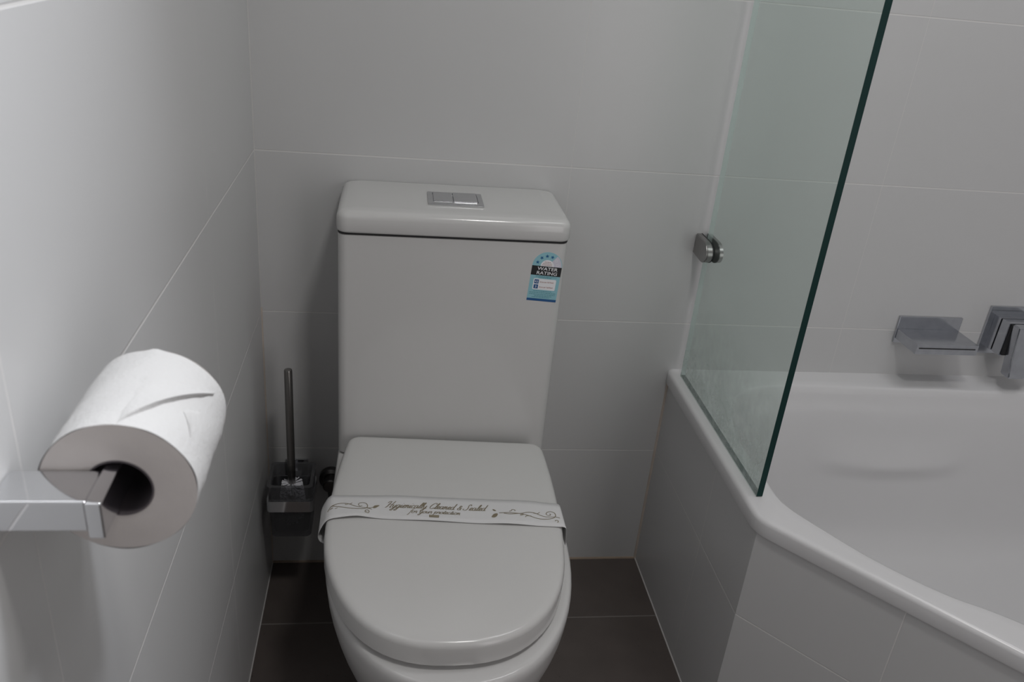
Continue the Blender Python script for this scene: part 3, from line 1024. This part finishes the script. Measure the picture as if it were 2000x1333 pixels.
brush = thing('toilet_brush', 'toilet brush with a tall chrome handle standing in the frosted cup', 'toilet brush', (BX, BY, 0.1815))
obj('handle', tube(B(), [(BX, BY, 0.24), (BX - 0.0004, BY, 0.30), (BX - 0.001, BY, 0.516), (BX - 0.001, BY, 0.5185), (BX - 0.001, BY, 0.5195)], [0.0068, 0.0074, 0.0074, 0.0068, 0.005], 20), M['steel_dark'], brush, True)
bm = B()
tube(bm, [(BX, BY, 0.182), (BX, BY, 0.272)], 0.006, 8)
for k in range(760):
    z = 0.186 + 0.086 * random.random() ** 0.8
    a = random.random() * 2 * math.pi
    rr_ = 0.0255 * (1 - 0.25 * abs((z - 0.228) / 0.045))
    d = Vector((math.cos(a), math.sin(a), 0.25 * (random.random() - 0.3)))
    p0 = Vector((BX, BY, z)) + d * 0.004
    p1 = Vector((BX, BY, z)) + d * rr_
    s = Vector((-d.y, d.x, 0)) * 0.0011
    u = Vector((0, 0, 0.0011))
    bs = [bm.verts.new(p0 + v) for v in (s, u, -s, -u)]
    tp = [bm.verts.new(p1 + v * 1.3) for v in (s, u, -s, -u)]
    for i in range(4):
        bm.faces.new((bs[i], bs[(i + 1) % 4], tp[(i + 1) % 4], tp[i]))
    bm.faces.new(tp)
obj('bristles', bm, M['bristle'], brush)

# ------------------------------------------------------------------ cistern stop valve
VX, VZ = 0.1262, 0.2235
valve = thing('stop_valve', 'dark round chrome water stop valve on the back wall beside the brush cup', 'valve', (VX, -0.001, VZ))
bm = B()
tube(bm, [(VX, -0.0008, VZ), (VX, -0.012, VZ), (VX, -0.016, VZ)], [0.0245, 0.0245, 0.018], 28)
obj('wall_flange', bm, M['dark_chrome'], valve, True, 30)
bm = B()
tube(bm, [(VX, -0.015, VZ), (VX, -0.036, VZ), (VX, -0.038, VZ)], [0.0155, 0.0155, 0.013], 20)
obj('valve_body', bm, M['dark_chrome'], valve, True, 30)
bm = B()
tube(bm, catmull([(VX + 0.001, -0.026, VZ - 0.012), (VX + 0.003, -0.027, VZ - 0.03), (VX + 0.007, -0.029, VZ - 0.055), (0.145, -0.034, 0.135), (0.162, -0.04, 0.108), (0.178, -0.045, 0.098)], 5), 0.0085, 12)
obj('hose', bm, M['dark_chrome'], valve, True, 60)

# ------------------------------------------------------------------ toilet roll holder and roll
rh = thing('toilet_roll_holder', 'square-section polished chrome toilet roll holder fixed to the left wall', 'toilet roll holder', (0.0, -1.014, 0.918))
obj('arm', box(B(), 0.0004, 0.0556, -1.031, -0.9975, 0.9072, 0.9295, 0.0016, 3), M['chrome'], rh, True, 30)
obj('bar', box(B(), 0.0562, 0.0660, -1.0355, -0.895, 0.9053, 0.9315, 0.0012, 3), M['chrome'], rh, True, 30)

RXc, RZc, RR, RC = 0.0637, 0.9142, 0.0487, 0.0205
roll = thing('toilet_roll', 'nearly full white toilet roll with a folded pointed tip, on chrome holder', 'toilet roll', (RXc, -0.944, RZc - RR))
Y0, Y1 = -0.996, -0.893


def cylp(r, th_, y):
    return (RXc + r * math.cos(th_), y, RZc + r * math.sin(th_))


bm = B()
NA, NY = 96, 12
grid = []
for j in range(NY + 1):
    y = Y0 + (Y1 - Y0) * j / NY
    rowv = []
    for i in range(NA):
        a = 2 * math.pi * i / NA
        r = RR + 0.0004 * math.sin(3 * a + 9 * j) + 0.0003 * math.sin(7 * a + j)
        if j == NY:
            r += 0.0018 * math.exp(-((math.degrees(a) - 88) / 6) ** 2) - 0.0005
        rowv.append(bm.verts.new(cylp(r, a, y)))
    grid.append(rowv)
for j in range(NY):
    for i in range(NA):
        bm.faces.new((grid[j][i], grid[j][(i + 1) % NA], grid[j + 1][(i + 1) % NA], grid[j + 1][i]))
obj('paper_roll', bm, M['paper'], roll, True, 60)
for y, s in ((Y0, -1), (Y1, 1)):
    bm = B()
    rr2 = [RR - 0.0003, RR - 0.012, RR - 0.02, RC + 0.001]
    gv = [[bm.verts.new(cylp(r, 2 * math.pi * i / NA, y + s * (0.0 if k in (0, 3) else 0.0006))) for i in range(NA)] for k, r in enumerate(rr2)]
    for a_, b_ in zip(gv, gv[1:]):
        for i in range(NA):
            bm.faces.new((a_[i], a_[(i + 1) % NA], b_[(i + 1) % NA], b_[i]))
    obj('roll_end', bm, M['paper_end'], roll, True, 60)
bm = B()
gv = [[bm.verts.new(cylp(r, 2 * math.pi * i / 48, y)) for i in range(48)] for r, y in ((RC + 0.001, Y0 - 0.0004), (RC, Y0 - 0.0004), (RC, Y1 + 0.0004), (RC + 0.001, Y1 + 0.0004))]
for a_, b_ in zip(gv, gv[1:]):
    for i in range(48):
        bm.faces.new((a_[i], a_[(i + 1) % 48], b_[(i + 1) % 48], b_[i]))
obj('cardboard_core', bm, M['core'], roll, True, 60)


def sheet(name, A, Bp, tip, lift_tip, lift_edge, n=20, r0=0.0006, crease=0.0):
    """triangular folded sheet end lying on the roll; corners are (y, degrees)"""
    bm = B()
    rows = []
    for i in range(n + 1):
        t = i / n
        row_ = []
        for k in range(n + 1):
            s = k / n
            ya = A[0] + (tip[0] - A[0]) * t
            aa = A[1] + (tip[1] - A[1]) * t
            yb_ = Bp[0] + (tip[0] - Bp[0]) * t
            ab = Bp[1] + (tip[1] - Bp[1]) * t
            y = ya + (yb_ - ya) * s
            th_ = aa + (ab - aa) * s
            edge = (1 - s) ** 3
            l = -0.0018 + (r0 + 0.0018) * min(1, t * (3.2 + 10 * (1 - s) ** 3)) + lift_tip * t ** 2 + lift_edge * edge * math.sin(math.pi * min(1, t * 0.9 + 0.06))
            l += crease * math.exp(-((s - 0.55) / 0.16) ** 2) * math.sin(math.pi * t)
            row_.append(cylp(RR + l, math.radians(th_), y))
        y_, th0 = A[0] + (tip[0] - A[0]) * t, A[1] + (tip[1] - A[1]) * t     # the folded edge turns down onto the roll
        row_.insert(0, cylp(RR - 0.0012, math.radians(th0 - 1.2), y_))
        rows.append(row_)
    vr_ = [[bm.verts.new(p) for p in r] for r in rows]
    for i in range(n):
        for k in range(n + 1):
            bm.faces.new((vr_[i][k], vr_[i][k + 1], vr_[i + 1][k + 1], vr_[i + 1][k]))
    bmesh.ops.remove_doubles(bm, verts=bm.verts, dist=1e-6)
    o = obj(name, bm, M['paper'], roll, True, 50)
    return o


sheet('folded_sheet', (-0.9957, 88), (-0.925, 104), (-0.9110, 27), 0.0012, 0.0036, r0=0.0002, crease=0.0005)
sheet('folded_sheet', (-0.9560, 47), (-0.9300, 32), (-0.9750, 32), 0.0003, 0.0010, r0=0.0001)

# ------------------------------------------------------------------ bath spout
sp_ = thing('bath_spout', 'flat square chrome waterfall spout on the wall above the bath', 'bath spout', (1.338, 0, 0.6))
obj('wall_plate', box(B(), 1.2712, 1.4118, -0.006, -0.0005, 0.5668, 0.6262, 0.0008, 2), M['chrome_worn'], sp_, True, 30)
bm = B()
box(bm, 1.2730, 1.4080, -0.080, -0.006, 0.5770, 0.5990, 0.001, 2)
bd = obj('spout_body', bm, M['chrome_worn'], sp_, True, 30)
obj('outlet_slot', box(B(), 1.2790, 1.4020, -0.0806, -0.0796, 0.5893, 0.5916), M['gap_shade'], bd)

# ------------------------------------------------------------------ bath mixer
mx_ = thing('bath_mixer', 'square chrome lever mixer tap on the wall right of the spout', 'mixer tap', (1.522, 0, 0.61))
obj('wall_plate', box(B(), 1.468, 1.576, -0.006, -0.0005, 0.548, 0.6555, 0.0008, 2), M['chrome_worn'], mx_, True, 30)
obj('base_block', box(B(), 1.4805, 1.5635, -0.026, -0.0058, 0.5655, 0.6385, 0.001, 2), M['chrome_worn'], mx_, True, 30)
obj('block_gap_shade', box(B(), 1.484, 1.560, -0.0285, -0.026, 0.568, 0.636), M['gap_shade'], mx_)  # dark filler painted as shade between the two blocks
obj('turning_block', box(B(), 1.4815, 1.5625, -0.052, -0.0285, 0.5655, 0.6385, 0.001, 2), M['chrome_worn'], mx_, True, 30)
obj('lever_gap_shade', box(B(), 1.486, 1.558, -0.0555, -0.052, 0.568, 0.636), M['gap_shade'], mx_)  # dark filler painted as shade behind the lever
bm = B()
lev = [(-0.0365, 0.037), (0.0365, 0.037), (0.0365, -0.02), (0.012, -0.048), (0.012, -0.075), (-0.026, -0.075), (-0.029, -0.03)]
prism(bm, lev, lambda u, v, w_: (1.522 + u, w_ - (0.008 if v < -0.035 and w_ < -0.07 else 0), 0.602 + v), -0.0555, -0.0755)
bmesh.ops.bevel(bm, geom=bm.edges[:], offset=0.0025, segments=3, affect='EDGES')
obj('lever', bm, M['chrome_worn'], mx_, True, 30)
